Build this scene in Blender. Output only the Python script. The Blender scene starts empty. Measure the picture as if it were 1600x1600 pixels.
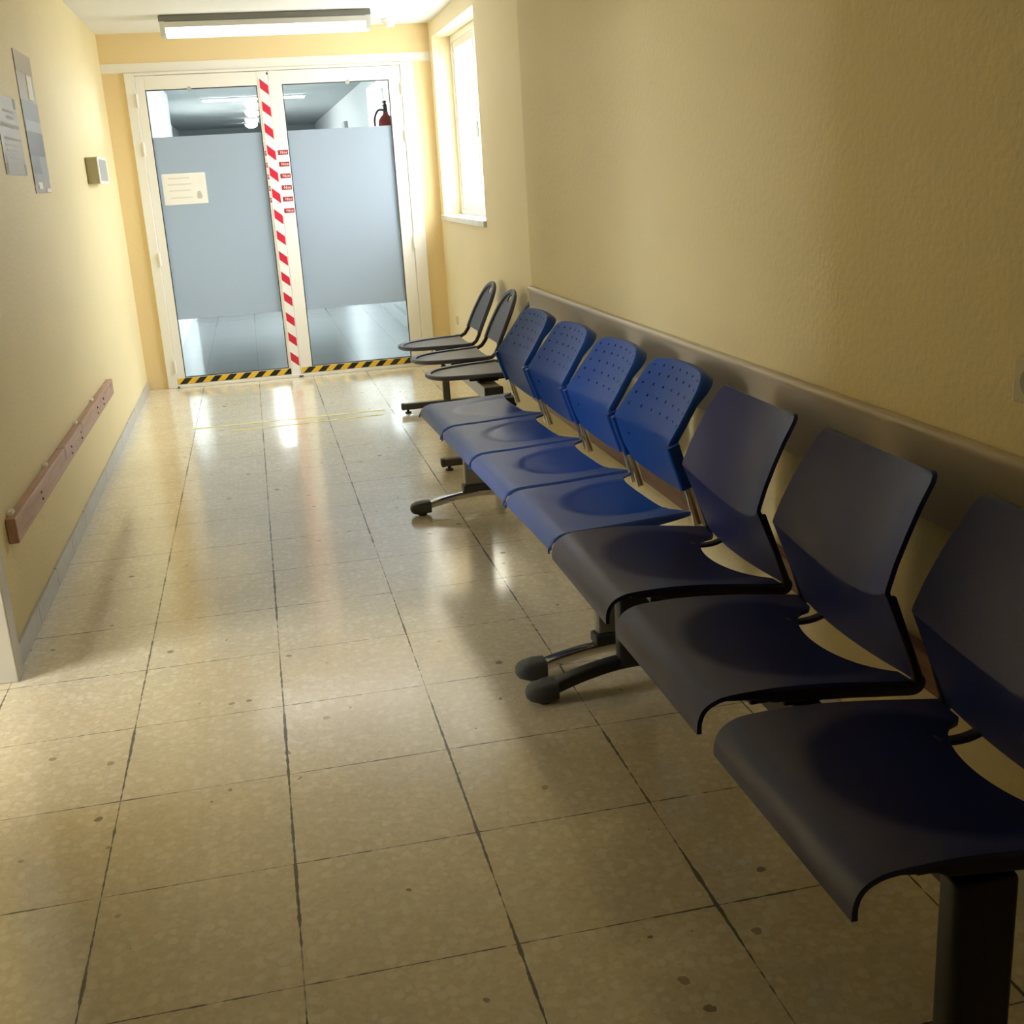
import bpy, bmesh, math, random
from mathutils import Vector, Matrix
random.seed(7)
PI = math.pi
C = bpy.context.scene.collection
XL, XN, XF, YE, YC, ZC = -0.399, 1.778, 1.870, 5.743, 2.555, 2.435
YB, YZ = -9.0, 20.0        # back of our corridor, end of the corridor beyond the door
DX0, DX1, DZ = -0.254, 1.735, 2.182

# ------------------------------------------------------------------ materials
def mat(name):
    m = bpy.data.materials.new(name); m.use_nodes = True
    nt = m.node_tree
    return m, nt, nt.nodes['Principled BSDF']
def N(nt, typ, **kw):
    n = nt.nodes.new(typ)
    for k, v in kw.items():
        if k in n.inputs: n.inputs[k].default_value = v
        else: setattr(n, k, v)
    return n
def L(nt, a, b): nt.links.new(a, b)
def math_n(nt, op, a, b=None, c=None, clamp=False):
    n = nt.nodes.new('ShaderNodeMath'); n.operation = op; n.use_clamp = clamp
    for i, v in enumerate((a, b, c)):
        if v is None: continue
        if hasattr(v, 'is_output'): L(nt, v, n.inputs[i])
        else: n.inputs[i].default_value = v
    return n.outputs[0]
def mixc(nt, f, a, b):
    n = nt.nodes.new('ShaderNodeMix'); n.data_type = 'RGBA'
    for s, v in ((n.inputs[0], f), (n.inputs[6], a), (n.inputs[7], b)):
        if hasattr(v, 'is_output'): L(nt, v, s)
        else: s.default_value = v if not isinstance(v, tuple) else (v + (1,) if len(v) == 3 else v)
    return n.outputs[2]
def coord(nt): return N(nt, 'ShaderNodeTexCoord').outputs['Object']
def bump(nt, bs, h, strength=.3, dist=.01):
    b = N(nt, 'ShaderNodeBump'); b.inputs['Strength'].default_value = strength; b.inputs['Distance'].default_value = dist
    L(nt, h, b.inputs['Height']); L(nt, b.outputs[0], bs.inputs['Normal'])
def simple(name, col, rough=.5, metal=0., var=.06, scale=12., bmp=0., bscale=200., spec=.5, coat=0.):
    m, nt, bs = mat(name)
    tc = coord(nt)
    nz = N(nt, 'ShaderNodeTexNoise', Scale=scale, Detail=4.); L(nt, tc, nz.inputs['Vector'])
    a = tuple(min(1, c * (1 + var)) for c in col); b = tuple(c * (1 - var) for c in col)
    L(nt, mixc(nt, nz.outputs[0], b, a), bs.inputs['Base Color'])
    bs.inputs['Roughness'].default_value = rough; bs.inputs['Metallic'].default_value = metal
    bs.inputs['Specular IOR Level'].default_value = spec
    bs.inputs['Coat Weight'].default_value = coat
    if bmp:
        n2 = N(nt, 'ShaderNodeTexNoise', Scale=bscale, Detail=3.); L(nt, tc, n2.inputs['Vector'])
        bump(nt, bs, n2.outputs[0], bmp, .002)
    return m
def emit(name, col, st):
    m = bpy.data.materials.new(name); m.use_nodes = True; nt = m.node_tree; nt.nodes.clear()
    e = N(nt, 'ShaderNodeEmission'); e.inputs[0].default_value = (*col, 1); e.inputs[1].default_value = st
    o = N(nt, 'ShaderNodeOutputMaterial'); L(nt, e.outputs[0], o.inputs[0]); return m

def wall_paint(name, col, stucco=.5, sc=70.):
    m, nt, bs = mat(name); tc = coord(nt)
    n1 = N(nt, 'ShaderNodeTexNoise', Scale=1.3, Detail=5.); L(nt, tc, n1.inputs['Vector'])
    L(nt, mixc(nt, n1.outputs[0], tuple(c * .93 for c in col), tuple(min(1, c * 1.05) for c in col)), bs.inputs['Base Color'])
    bs.inputs['Roughness'].default_value = .55; bs.inputs['Specular IOR Level'].default_value = .35
    n2 = N(nt, 'ShaderNodeTexNoise', Scale=sc, Detail=4., Roughness=.55); L(nt, tc, n2.inputs['Vector'])
    v = N(nt, 'ShaderNodeTexVoronoi', Scale=sc * .8); v.feature = 'SMOOTH_F1'; L(nt, tc, v.inputs['Vector'])
    h = math_n(nt, 'ADD', n2.outputs[0], math_n(nt, 'MULTIPLY', v.outputs['Distance'], .6))
    bump(nt, bs, h, stucco, .006)
    return m
M = {}
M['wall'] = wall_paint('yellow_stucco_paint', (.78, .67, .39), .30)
M['wall_smooth'] = wall_paint('smooth_pale_yellow', (.86, .755, .50), .06)  # paler and smoother than the near right wall
M['wall_end'] = wall_paint('ochre_yellow_paint', (.82, .65, .36), .2)
M['ceiling'] = simple('ceiling_white', (.82, .83, .83), .8, var=.02, scale=2, spec=.2)
M['white'] = simple('white_lacquer', (.84, .82, .77), .35, var=.02, scale=6)
M['jamb'] = simple('dull_cream_door_frame', (.56, .53, .45), .4)
M['frame_white'] = simple('white_window_profile', (.88, .88, .87), .3, var=.02)
M['marble'] = simple('grey_marble_sill', (.72, .72, .70), .25, var=.12, scale=9)
M['skirting'] = simple('grey_marble_skirting', (.46, .45, .42), .3, var=.25, scale=14)
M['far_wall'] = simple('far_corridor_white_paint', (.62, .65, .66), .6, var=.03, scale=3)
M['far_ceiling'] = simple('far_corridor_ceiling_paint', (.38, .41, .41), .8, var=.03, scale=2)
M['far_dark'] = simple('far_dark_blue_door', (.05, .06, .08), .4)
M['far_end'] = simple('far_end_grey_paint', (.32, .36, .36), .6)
M['dark_gap'] = simple('dark_gasket', (.05, .05, .05), .6)
M['dark_plastic'] = simple('charcoal_plastic', (.035, .037, .04), .5, bmp=.15)
M['cap_grey'] = simple('dark_grey_plastic_cap', (.06, .065, .07), .55, bmp=.2)
M['black_metal'] = simple('black_painted_steel', (.012, .012, .013), .38)
M['grey_metal'] = simple('dark_grey_painted_steel', (.075, .075, .072), .45)
M['beam_grey'] = simple('light_grey_painted_steel', (.42, .42, .40), .4)
M['leg_metal'] = simple('satin_grey_steel', (.30, .29, .27), .35, metal=.7)
M['chrome'] = simple('chrome', (.75, .74, .72), .12, metal=1., var=.02)
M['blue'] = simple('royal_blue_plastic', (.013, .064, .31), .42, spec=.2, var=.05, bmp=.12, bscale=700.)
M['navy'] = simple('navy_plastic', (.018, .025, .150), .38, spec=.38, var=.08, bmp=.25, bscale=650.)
def worn_seat(name, worn, fresh, cx, rx, ry, r_in, r_out, spec):
    m, nt, bs = mat(name); tc = coord(nt)
    sp = N(nt, 'ShaderNodeSeparateXYZ'); L(nt, tc, sp.inputs[0])
    a = math_n(nt, 'POWER', math_n(nt, 'ABSOLUTE', math_n(nt, 'DIVIDE', math_n(nt, 'SUBTRACT', sp.outputs[0], cx), rx)), 2.)
    c = math_n(nt, 'POWER', math_n(nt, 'ABSOLUTE', math_n(nt, 'DIVIDE', sp.outputs[1], ry)), 2.)
    nz = N(nt, 'ShaderNodeTexNoise', Scale=14., Detail=4.); L(nt, tc, nz.inputs['Vector'])
    e = math_n(nt, 'ADD', math_n(nt, 'ADD', a, c), math_n(nt, 'MULTIPLY', math_n(nt, 'SUBTRACT', nz.outputs[0], .5), .12))
    mr = N(nt, 'ShaderNodeMapRange'); mr.interpolation_type = 'SMOOTHSTEP'
    L(nt, e, mr.inputs[0]); mr.inputs[1].default_value = .72; mr.inputs[2].default_value = 1.05; f = mr.outputs[0]
    L(nt, mixc(nt, f, worn, fresh), bs.inputs['Base Color'])
    L(nt, math_n(nt, 'MULTIPLY_ADD', f, r_out - r_in, r_in), bs.inputs['Roughness'])
    L(nt, math_n(nt, 'MULTIPLY_ADD', f, spec * .78, spec * .22), bs.inputs['Specular IOR Level'])
    n2 = N(nt, 'ShaderNodeTexNoise', Scale=650., Detail=3.); L(nt, tc, n2.inputs['Vector']); bump(nt, bs, n2.outputs[0], .12, .002)
    return m
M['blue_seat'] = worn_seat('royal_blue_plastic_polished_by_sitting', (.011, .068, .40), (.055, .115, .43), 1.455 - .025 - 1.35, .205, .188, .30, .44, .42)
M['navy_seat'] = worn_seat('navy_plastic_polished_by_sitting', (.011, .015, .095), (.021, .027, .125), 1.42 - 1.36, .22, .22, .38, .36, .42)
M['navy_edge'] = simple('black_panel_edge', (.006, .006, .008), .5)
M['lens'] = emit('fluorescent_diffuser', (1., .97, .90), 1.2)
M['lens_off'] = simple('prismatic_side_panel', (.62, .62, .58), .4)
M['housing'] = simple('lamp_housing_grey', (.20, .20, .185), .5)
M['dome'] = emit('far_dome_glow', (1., 1., 1.), 9.)
M['paper'] = simple('paper_white', (.84, .83, .78), .7, var=.02)
M['print_grey'] = simple('grey_print', (.70, .69, .65), .7)
M['print_dark'] = simple('dark_grey_print', (.34, .33, .31), .7)
M['print_mid'] = simple('mid_grey_print', (.52, .51, .48), .7)
M['tape_white'] = simple('white_barrier_tape', (.86, .85, .83), .35, var=.02)
M['tape_red'] = simple('red_barrier_print', (.62, .025, .055), .35)
M['label_red'] = simple('maroon_label_print', (.36, .035, .04), .4)
M['hz_yellow'] = simple('hazard_yellow', (.80, .50, .03), .35)
M['hz_black'] = simple('hazard_black', (.014, .014, .014), .4)
M['residue'] = simple('yellow_tape_residue', (.78, .68, .25), .5)
M['switch'] = simple('cream_switch_plastic', (.60, .55, .40), .4)
M['socket'] = simple('ivory_socket_plastic', (.62, .56, .40), .35)
M['bin_olive'] = simple('beige_box_casing', (.52, .48, .33), .45)
M['box_face'] = simple('grey_box_face', (.40, .41, .40), .35)
M['ext_red'] = simple('extinguisher_red', (.33, .03, .03), .3)
M['poster_blue'] = simple('poster_slate_print', (.17, .18, .195), .4, var=.25, scale=20)
M['poster_dark'] = simple('poster_dark_print', (.115, .12, .12), .4, var=.3, scale=24)
M['poster_light'] = simple('poster_pale_blue_print', (.27, .30, .31), .4, var=.2, scale=24)
M['poster_tan'] = simple('poster_tan_print', (.29, .24, .14), .4, var=.1)
M['poster_grey'] = simple('poster_warm_grey_print', (.34, .315, .27), .4, var=.15, scale=18)
M['mesh_round'] = None

# worn wood
def wood(name, c1, c2):
    m, nt, bs = mat(name); tc = coord(nt)
    mp = N(nt, 'ShaderNodeMapping'); mp.inputs['Scale'].default_value = (30, 2.2, 30); L(nt, tc, mp.inputs[0])
    n = N(nt, 'ShaderNodeTexNoise', Scale=1.6, Detail=6., Distortion=.6); L(nt, mp.outputs[0], n.inputs['Vector'])
    r = N(nt, 'ShaderNodeValToRGB'); r.color_ramp.elements[0].position = .3; r.color_ramp.elements[1].position = .7
    r.color_ramp.elements[0].color = (*c1, 1); r.color_ramp.elements[1].color = (*c2, 1); L(nt, n.outputs[0], r.inputs[0])
    v = N(nt, 'ShaderNodeTexNoise', Scale=9., Detail=3.); L(nt, tc, v.inputs['Vector'])
    f = math_n(nt, 'MULTIPLY', math_n(nt, 'GREATER_THAN', v.outputs[0], .67), .55)
    L(nt, mixc(nt, f, r.outputs[0], (.12, .05, .03)), bs.inputs['Base Color'])
    bs.inputs['Roughness'].default_value = .42
    bump(nt, bs, n.outputs[0], .15, .003); return m
M['wood'] = wood('worn_reddish_wood', (.36, .20, .14), (.50, .31, .23))
M['wood_dark'] = wood('brown_varnished_wood', (.20, .085, .045), (.31, .14, .075))
M['laminate'] = None
def laminate():
    m, nt, bs = mat('scuffed_beige_laminate'); tc = coord(nt)
    n = N(nt, 'ShaderNodeTexNoise', Scale=2.2, Detail=6.); L(nt, tc, n.inputs['Vector'])
    L(nt, mixc(nt, n.outputs[0], (.49, .42, .325), (.55, .475, .37)), bs.inputs['Base Color'])
    n2 = N(nt, 'ShaderNodeTexNoise', Scale=6., Detail=3.); L(nt, tc, n2.inputs['Vector'])
    L(nt, math_n(nt, 'MULTIPLY_ADD', n2.outputs[0], .06, .27), bs.inputs['Roughness']); return m
M['laminate'] = laminate()

# terrazzo floor: 40 cm tiles
def terrazzo():
    m, nt, bs = mat('polished_terrazzo_tiles'); tc = coord(nt)
    sep = N(nt, 'ShaderNodeSeparateXYZ'); L(nt, tc, sep.inputs[0]); X, Y = sep.outputs[0], sep.outputs[1]
    wob = N(nt, 'ShaderNodeTexNoise', Scale=38., Detail=3.); L(nt, tc, wob.inputs['Vector'])
    wv = math_n(nt, 'MULTIPLY', math_n(nt, 'SUBTRACT', wob.outputs[0], .5), .006)
    def dist(A):
        a = math_n(nt, 'ADD', math_n(nt, 'DIVIDE', A, .4), 100.5)
        fr = math_n(nt, 'SUBTRACT', math_n(nt, 'FRACT', a), .5)
        d = math_n(nt, 'MULTIPLY', math_n(nt, 'ABSOLUTE', fr), .4)
        return math_n(nt, 'ADD', d, wv), math_n(nt, 'FLOOR', a)
    dx, ix = dist(X); dy, iy = dist(Y)
    wid = N(nt, 'ShaderNodeTexNoise', Scale=3.1, Detail=5., Roughness=.65); L(nt, tc, wid.inputs['Vector'])
    wx = math_n(nt, 'MULTIPLY', math_n(nt, 'SUBTRACT', wid.outputs[0], .40, clamp=True), .0185)
    wid2 = N(nt, 'ShaderNodeTexNoise', Scale=4.3, Detail=5., Roughness=.65); 
    mp = N(nt, 'ShaderNodeMapping'); mp.inputs['Location'].default_value = (3.7, 8.1, 2); L(nt, tc, mp.inputs[0]); L(nt, mp.outputs[0], wid2.inputs['Vector'])
    wy = math_n(nt, 'MULTIPLY', math_n(nt, 'SUBTRACT', wid2.outputs[0], .36, clamp=True), .0085)
    jx = math_n(nt, 'LESS_THAN', dx, wx); jy = math_n(nt, 'LESS_THAN', dy, wy)
    joint = math_n(nt, 'MAXIMUM', jx, jy)
    hair = math_n(nt, 'MAXIMUM', math_n(nt, 'LESS_THAN', dx, .0016), math_n(nt, 'LESS_THAN', dy, .0014))
    # terrazzo chips
    warp = N(nt, 'ShaderNodeTexNoise', Scale=60., Detail=2.); L(nt, tc, warp.inputs['Vector'])
    va = N(nt, 'ShaderNodeVectorMath'); va.operation = 'MULTIPLY_ADD'
    L(nt, warp.outputs['Color'], va.inputs[0]); va.inputs[1].default_value = (.012, .012, 0); L(nt, tc, va.inputs[2])
    v1 = N(nt, 'ShaderNodeTexVoronoi', Scale=42.); L(nt, va.outputs[0], v1.inputs['Vector'])
    v2 = N(nt, 'ShaderNodeTexVoronoi', Scale=95.); L(nt, va.outputs[0], v2.inputs['Vector'])
    s1 = N(nt, 'ShaderNodeSeparateColor'); L(nt, v1.outputs['Color'], s1.inputs[0])
    s2 = N(nt, 'ShaderNodeSeparateColor'); L(nt, v2.outputs['Color'], s2.inputs[0])
    base = mixc(nt, s2.outputs[0], (.72, .64, .47), (.83, .755, .59))
    pale = math_n(nt, 'MULTIPLY', math_n(nt, 'GREATER_THAN', s1.outputs[0], .62), math_n(nt, 'LESS_THAN', v1.outputs['Distance'], .46))
    base = mixc(nt, math_n(nt, 'MULTIPLY', pale, .6), base, (.90, .86, .73))
    v3 = N(nt, 'ShaderNodeTexVoronoi', Scale=11.); L(nt, va.outputs[0], v3.inputs['Vector'])
    s3 = N(nt, 'ShaderNodeSeparateColor'); L(nt, v3.outputs['Color'], s3.inputs[0])
    rad = math_n(nt, 'MULTIPLY_ADD', s3.outputs[1], .10, .035)
    dk = math_n(nt, 'MULTIPLY', math_n(nt, 'GREATER_THAN', s3.outputs[0], .42), math_n(nt, 'LESS_THAN', v3.outputs['Distance'], rad))
    base = mixc(nt, math_n(nt, 'MULTIPLY', dk, .8), base, mixc(nt, s3.outputs[2], (.13, .11, .09), (.40, .31, .20)))
    # tile to tile tone
    cmb = N(nt, 'ShaderNodeCombineXYZ'); L(nt, ix, cmb.inputs[0]); L(nt, iy, cmb.inputs[1])
    wn = N(nt, 'ShaderNodeTexWhiteNoise'); L(nt, cmb.outputs[0], wn.inputs['Vector'])
    tone = math_n(nt, 'MULTIPLY', wn.outputs['Value'], .22)
    base = mixc(nt, tone, base, (.58, .51, .37))
    dirt = N(nt, 'ShaderNodeTexNoise', Scale=2.2, Detail=5.); L(nt, tc, dirt.inputs['Vector'])
    base = mixc(nt, math_n(nt, 'MULTIPLY', math_n(nt, 'SUBTRACT', dirt.outputs[0], .5, clamp=True), .9), base, (.50, .44, .33))
    base = mixc(nt, math_n(nt, 'MULTIPLY', hair, .55), base, (.22, .18, .13))
    base = mixc(nt, math_n(nt, 'MULTIPLY', joint, .9), base, (.07, .06, .045))
    L(nt, base, bs.inputs['Base Color'])
    rn = N(nt, 'ShaderNodeTexNoise', Scale=5., Detail=4.); L(nt, tc, rn.inputs['Vector'])
    rr = math_n(nt, 'MULTIPLY_ADD', rn.outputs[0], .14, .10)
    L(nt, math_n(nt, 'MAXIMUM', rr, math_n(nt, 'MULTIPLY', joint, .7)), bs.inputs['Roughness'])
    bs.inputs['Specular IOR Level'].default_value = .8
    bs.inputs['Coat Weight'].default_value = .55; bs.inputs['Coat Roughness'].default_value = .13
    bn = N(nt, 'ShaderNodeTexNoise', Scale=26., Detail=3.); L(nt, tc, bn.inputs['Vector'])
    h = math_n(nt, 'SUBTRACT', math_n(nt, 'MULTIPLY', bn.outputs[0], .12), joint)
    bump(nt, bs, h, .18, .002)
    return m
M['floor'] = terrazzo()
def far_floor():
    m, nt, bs = mat('far_grey_polished_floor'); tc = coord(nt)
    b = N(nt, 'ShaderNodeTexBrick', Scale=1.); b.offset = 0
    b.inputs['Color1'].default_value = (.46, .47, .47, 1); b.inputs['Color2'].default_value = (.48, .49, .49, 1); b.inputs['Mortar'].default_value = (.38, .39, .39, 1)
    b.inputs['Mortar Size'].default_value = .004; b.inputs['Brick Width'].default_value = .4; b.inputs['Row Height'].default_value = .4
    L(nt, tc, b.inputs['Vector']); L(nt, b.outputs[0], bs.inputs['Base Color']); bs.inputs['Roughness'].default_value = .09
    return m
M['far_floor'] = far_floor()
# perforated coated steel of the round seats
def perf():
    m, nt, bs = mat('slate_coated_perforated_steel'); tc = coord(nt)
    v = N(nt, 'ShaderNodeTexVoronoi', Scale=110.); v.inputs['Randomness'].default_value = 0.; L(nt, tc, v.inputs['Vector'])
    f = math_n(nt, 'LESS_THAN', v.outputs['Distance'], .33)
    L(nt, mixc(nt, f, (.074, .078, .115), (.060, .064, .092)), bs.inputs['Base Color']); bs.inputs['Roughness'].default_value = .42; return m
M['mesh_round'] = perf()
M['round_rim'] = simple('slate_coated_rim', (.060, .066, .125), .4)
M['round_tube'] = simple('black_coated_tube', (.014, .013, .017), .38)
# clear door glass with a faint cool tint, frosted film, window glass
def glass(name, tint, refl=.08):
    m = bpy.data.materials.new(name); m.use_nodes = True; nt = m.node_tree; nt.nodes.clear()
    t = N(nt, 'ShaderNodeBsdfTransparent'); t.inputs[0].default_value = (*tint, 1)
    g = N(nt, 'ShaderNodeBsdfGlossy'); g.inputs['Roughness'].default_value = .02
    fr = N(nt, 'ShaderNodeFresnel'); fr.inputs[0].default_value = 1.45
    ge = N(nt, 'ShaderNodeNewGeometry')
    fac = math_n(nt, 'MULTIPLY', fr.outputs[0], math_n(nt, 'SUBTRACT', 1., ge.outputs['Backfacing']))
    mx = N(nt, 'ShaderNodeMixShader'); L(nt, fac, mx.inputs[0]); L(nt, t.outputs[0], mx.inputs[1]); L(nt, g.outputs[0], mx.inputs[2])
    o = N(nt, 'ShaderNodeOutputMaterial'); L(nt, mx.outputs[0], o.inputs[0]); return m
M['glass'] = glass('clear_door_glass', (.90, .93, .93))
M['win_glass'] = glass('clear_window_glass', (.95, .96, .96))
M['win_glass_near'] = glass('dimming_window_glass', (.66, .67, .67))  # tint darkened to hold back daylight at the near window
def frosted():
    m = bpy.data.materials.new('frosted_blue_grey_film'); m.use_nodes = True; nt = m.node_tree; nt.nodes.clear()
    tc = coord(nt); n = N(nt, 'ShaderNodeTexNoise', Scale=1.2, Detail=2.); L(nt, tc, n.inputs['Vector'])
    col = mixc(nt, n.outputs[0], (.62, .68, .75), (.66, .72, .79))
    d = N(nt, 'ShaderNodeBsdfDiffuse'); L(nt, col, d.inputs[0])
    t = N(nt, 'ShaderNodeBsdfTranslucent'); L(nt, col, t.inputs[0])
    mx = N(nt, 'ShaderNodeMixShader'); mx.inputs[0].default_value = .66; L(nt, d.outputs[0], mx.inputs[1]); L(nt, t.outputs[0], mx.inputs[2])
    o = N(nt, 'ShaderNodeOutputMaterial'); L(nt, mx.outputs[0], o.inputs[0]); return m
M['frost'] = frosted()

# ------------------------------------------------------------------ mesh helpers
ORG = {}
def origin(o):
    while o is not None:
        if o.name in ORG: return ORG[o.name]
        o = o.parent
    return Vector((0, 0, 0))
def thing(name, label, cat, loc, group=None, rotz=0):
    o = bpy.data.objects.new(name, None); o.empty_display_size = .1; C.objects.link(o)
    o.location = loc; o.rotation_euler = (0, 0, rotz); ORG[o.name] = Vector(loc)
    o['label'] = label; o['category'] = cat
    if group: o['group'] = group
    return o
def link(name, me, parent=None, label=None, loc=None):
    o = bpy.data.objects.new(name, me); C.objects.link(o)
    if parent is not None: o.parent = parent
    if loc is not None: o.location = loc
    if label: o['label'] = label
    return o
def mesh_of(name, bm, mats, smooth=None):
    me = bpy.data.meshes.new(name); bm.normal_update()
    bm.to_mesh(me); bm.free()
    for m in (mats if isinstance(mats, (list, tuple)) else [mats]): me.materials.append(m)
    if smooth is not None:
        me.polygons.foreach_set('use_smooth', [True] * len(me.polygons))
        me.set_sharp_from_angle(angle=math.radians(smooth))
    return me
def obj(name, bm, mats, parent=None, smooth=None, label=None, world=True):
    """world=True: verts are in world space and get moved into the parent's frame (unrotated parents)"""
    if parent is not None and world:
        bmesh.ops.translate(bm, vec=-origin(parent), verts=bm.verts)
    return link(name, mesh_of(name, bm, mats, smooth), parent, label)
def tag(o, label, cat, group=None):
    o['label'] = label; o['category'] = cat
    if group: o['group'] = group
    return o
def struct(o):
    o['kind'] = 'structure'; return o
def BM(): return bmesh.new()
def box(bm, x0, x1, y0, y1, z0, z1, bev=0., mi=0, seg=2):
    r = bmesh.ops.create_cube(bm, size=1.)
    vs = r['verts']
    for v in vs:
        v.co = Vector(((x0 + x1) / 2 + v.co.x * (x1 - x0), (y0 + y1) / 2 + v.co.y * (y1 - y0), (z0 + z1) / 2 + v.co.z * (z1 - z0)))
    fs = set(f for v in vs for f in v.link_faces)
    for f in fs: f.material_index = mi
    if bev:
        es = list(set(e for v in vs for e in v.link_edges))
        bmesh.ops.bevel(bm, geom=es, offset=bev, segments=seg, affect='EDGES', profile=.5, material=mi)
    return bm
def cyl(bm, p0, p1, r0, r1=None, seg=20, mi=0):
    r1 = r0 if r1 is None else r1
    p0, p1 = Vector(p0), Vector(p1); d = (p1 - p0)
    q = d.to_track_quat('Z', 'Y').to_matrix()
    A = [bm.verts.new(p0 + q @ Vector((r0 * math.cos(2 * PI * i / seg), r0 * math.sin(2 * PI * i / seg), 0))) for i in range(seg)]
    B = [bm.verts.new(p1 + q @ Vector((r1 * math.cos(2 * PI * i / seg), r1 * math.sin(2 * PI * i / seg), 0))) for i in range(seg)]
    fs = [bm.faces.new((A[i], A[(i + 1) % seg], B[(i + 1) % seg], B[i])) for i in range(seg)]
    fs.append(bm.faces.new(A[::-1])); fs.append(bm.faces.new(B))
    for f in fs: f.material_index = mi
    return bm
def sweep(bm, pts, section, closed=False, up=Vector((0, 1, 0)), mi=0):
    """sweep a closed 2D section [(a,b)] or function(i)->section along pts; a along 'side' , b along normal"""
    pts = [Vector(p) for p in pts]; n = len(pts); rings = []
    for i, p in enumerate(pts):
        if closed: t = (pts[(i + 1) % n] - pts[i - 1]).normalized()
        else: t = (pts[min(i + 1, n - 1)] - pts[max(i - 1, 0)]).normalized()
        s = (up - t * up.dot(t)).normalized(); nn = t.cross(s)
        sec = section(i / (n - 1)) if callable(section) else section
        rings.append([bm.verts.new(p + s * a + nn * b) for a, b in sec])
    k = len(rings[0])
    for i in range(n if closed else n - 1):
        A, B = rings[i], rings[(i + 1) % n]
        for j in range(k):
            f = bm.faces.new((A[j], A[(j + 1) % k], B[(j + 1) % k], B[j])); f.material_index = mi
    if not closed:
        bm.faces.new(rings[0][::-1]).material_index = mi; bm.faces.new(rings[-1]).material_index = mi
    bmesh.ops.recalc_face_normals(bm, faces=bm.faces)
    return bm
def circ(r, k=10, ry=None):
    ry = r if ry is None else ry
    return [(r * math.cos(2 * PI * i / k), ry * math.sin(2 * PI * i / k)) for i in range(k)]
def rrect(a, b, r, k=3):
    out = []
    for cx, cy, a0 in ((a - r, b - r, 0), (-a + r, b - r, PI / 2), (-a + r, -b + r, PI), (a - r, -b + r, 1.5 * PI)):
        for i in range(k + 1):
            t = a0 + i * PI / 2 / k; out.append((cx + r * math.cos(t), cy + r * math.sin(t)))
    return out
def prism(bm, poly, axis, a, b, mi=0):
    """poly: 2D points; axis 0: (y,z) extruded in x; 1: (x,z) in y; 2: (x,y) in z"""
    def P(u, v, t): return {0: (t, u, v), 1: (u, t, v), 2: (u, v, t)}[axis]
    A = [bm.verts.new(P(u, v, a)) for u, v in poly]; B = [bm.verts.new(P(u, v, b)) for u, v in poly]; n = len(poly)
    fs = [bm.faces.new((A[i], A[(i + 1) % n], B[(i + 1) % n], B[i])) for i in range(n)] + [bm.faces.new(A[::-1]), bm.faces.new(B)]
    for f in fs: f.material_index = mi
    bmesh.ops.recalc_face_normals(bm, faces=fs)
    return bm
def smooth_path(pts, n=8):
    """Catmull-Rom through pts"""
    pts = [Vector(p) for p in pts]; out = []
    for i in range(len(pts) - 1):
        p0, p1, p2, p3 = pts[max(i - 1, 0)], pts[i], pts[i + 1], pts[min(i + 2, len(pts) - 1)]
        for k in range(n):
            t = k / n
            out.append(.5 * ((2 * p1) + (p2 - p0) * t + (2 * p0 - 5 * p1 + 4 * p2 - p3) * t * t + (3 * p1 - p0 - 3 * p2 + p3) * t ** 3))
    out.append(pts[-1]); return out
def fillet(pts, r, n=6):
    """polyline with rounded corners"""
    pts = [Vector(p) for p in pts]; out = [pts[0]]
    for i in range(1, len(pts) - 1):
        a, b, c = pts[i - 1], pts[i], pts[i + 1]
        rr = min(r, (a - b).length * .48, (c - b).length * .48)
        p, q = b + (a - b).normalized() * rr, b + (c - b).normalized() * rr
        for k in range(n + 1):
            t = k / n; out.append((1 - t) ** 2 * p + 2 * t * (1 - t) * b + t * t * q)
    out.append(pts[-1]); return out
def interp(tab, s):
    """piecewise linear table of tuples, s in 0..1 over the index"""
    x = s * (len(tab) - 1); i = min(int(x), len(tab) - 2); f = x - i
    return tuple(a + (b - a) * f for a, b in zip(tab[i], tab[i + 1]))
def solidify(bm, th):
    """give an open sheet thickness (offset against its normals), with rim"""
    bm.normal_update()
    vs = list(bm.verts); fs = list(bm.faces)
    dup = {v: bm.verts.new(v.co - v.normal * th) for v in vs}
    edges = [e for e in bm.edges if len(e.link_faces) == 1]
    rim = []
    for e in edges:
        f = e.link_faces[0]
        for l in f.loops:
            if l.edge == e: a, b = l.vert, l.link_loop_next.vert
        rim.append((b, a, dup[a], dup[b]))
    for f in fs: 
        nf = bm.faces.new([dup[v] for v in reversed(f.verts)]); nf.material_index = f.material_index
    for q in rim: bm.faces.new(q)
    return bm

# ------------------------------------------------------------------ setting
def S(name, bm, m, smooth=None): return struct(obj(name, bm, m, None, smooth))
b = BM(); box(b, XL - .3, XF + .3, YB, YE + .02, -.1, 0); S('floor', b, M['floor'])
b = BM(); box(b, XL - .3, XF + .3, YE + .02, YZ + .3, -.1, 0); S('floor_far', b, M['far_floor'])
b = BM(); box(b, XL - .3, XF + .3, YB, YE + .1, ZC, ZC + .1); S('ceiling', b, M['ceiling'])
b = BM(); box(b, XL - .3, XF + .3, YE + .1, YZ + .3, ZC, ZC + .1); S('ceiling_far', b, M['far_ceiling'])
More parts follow.
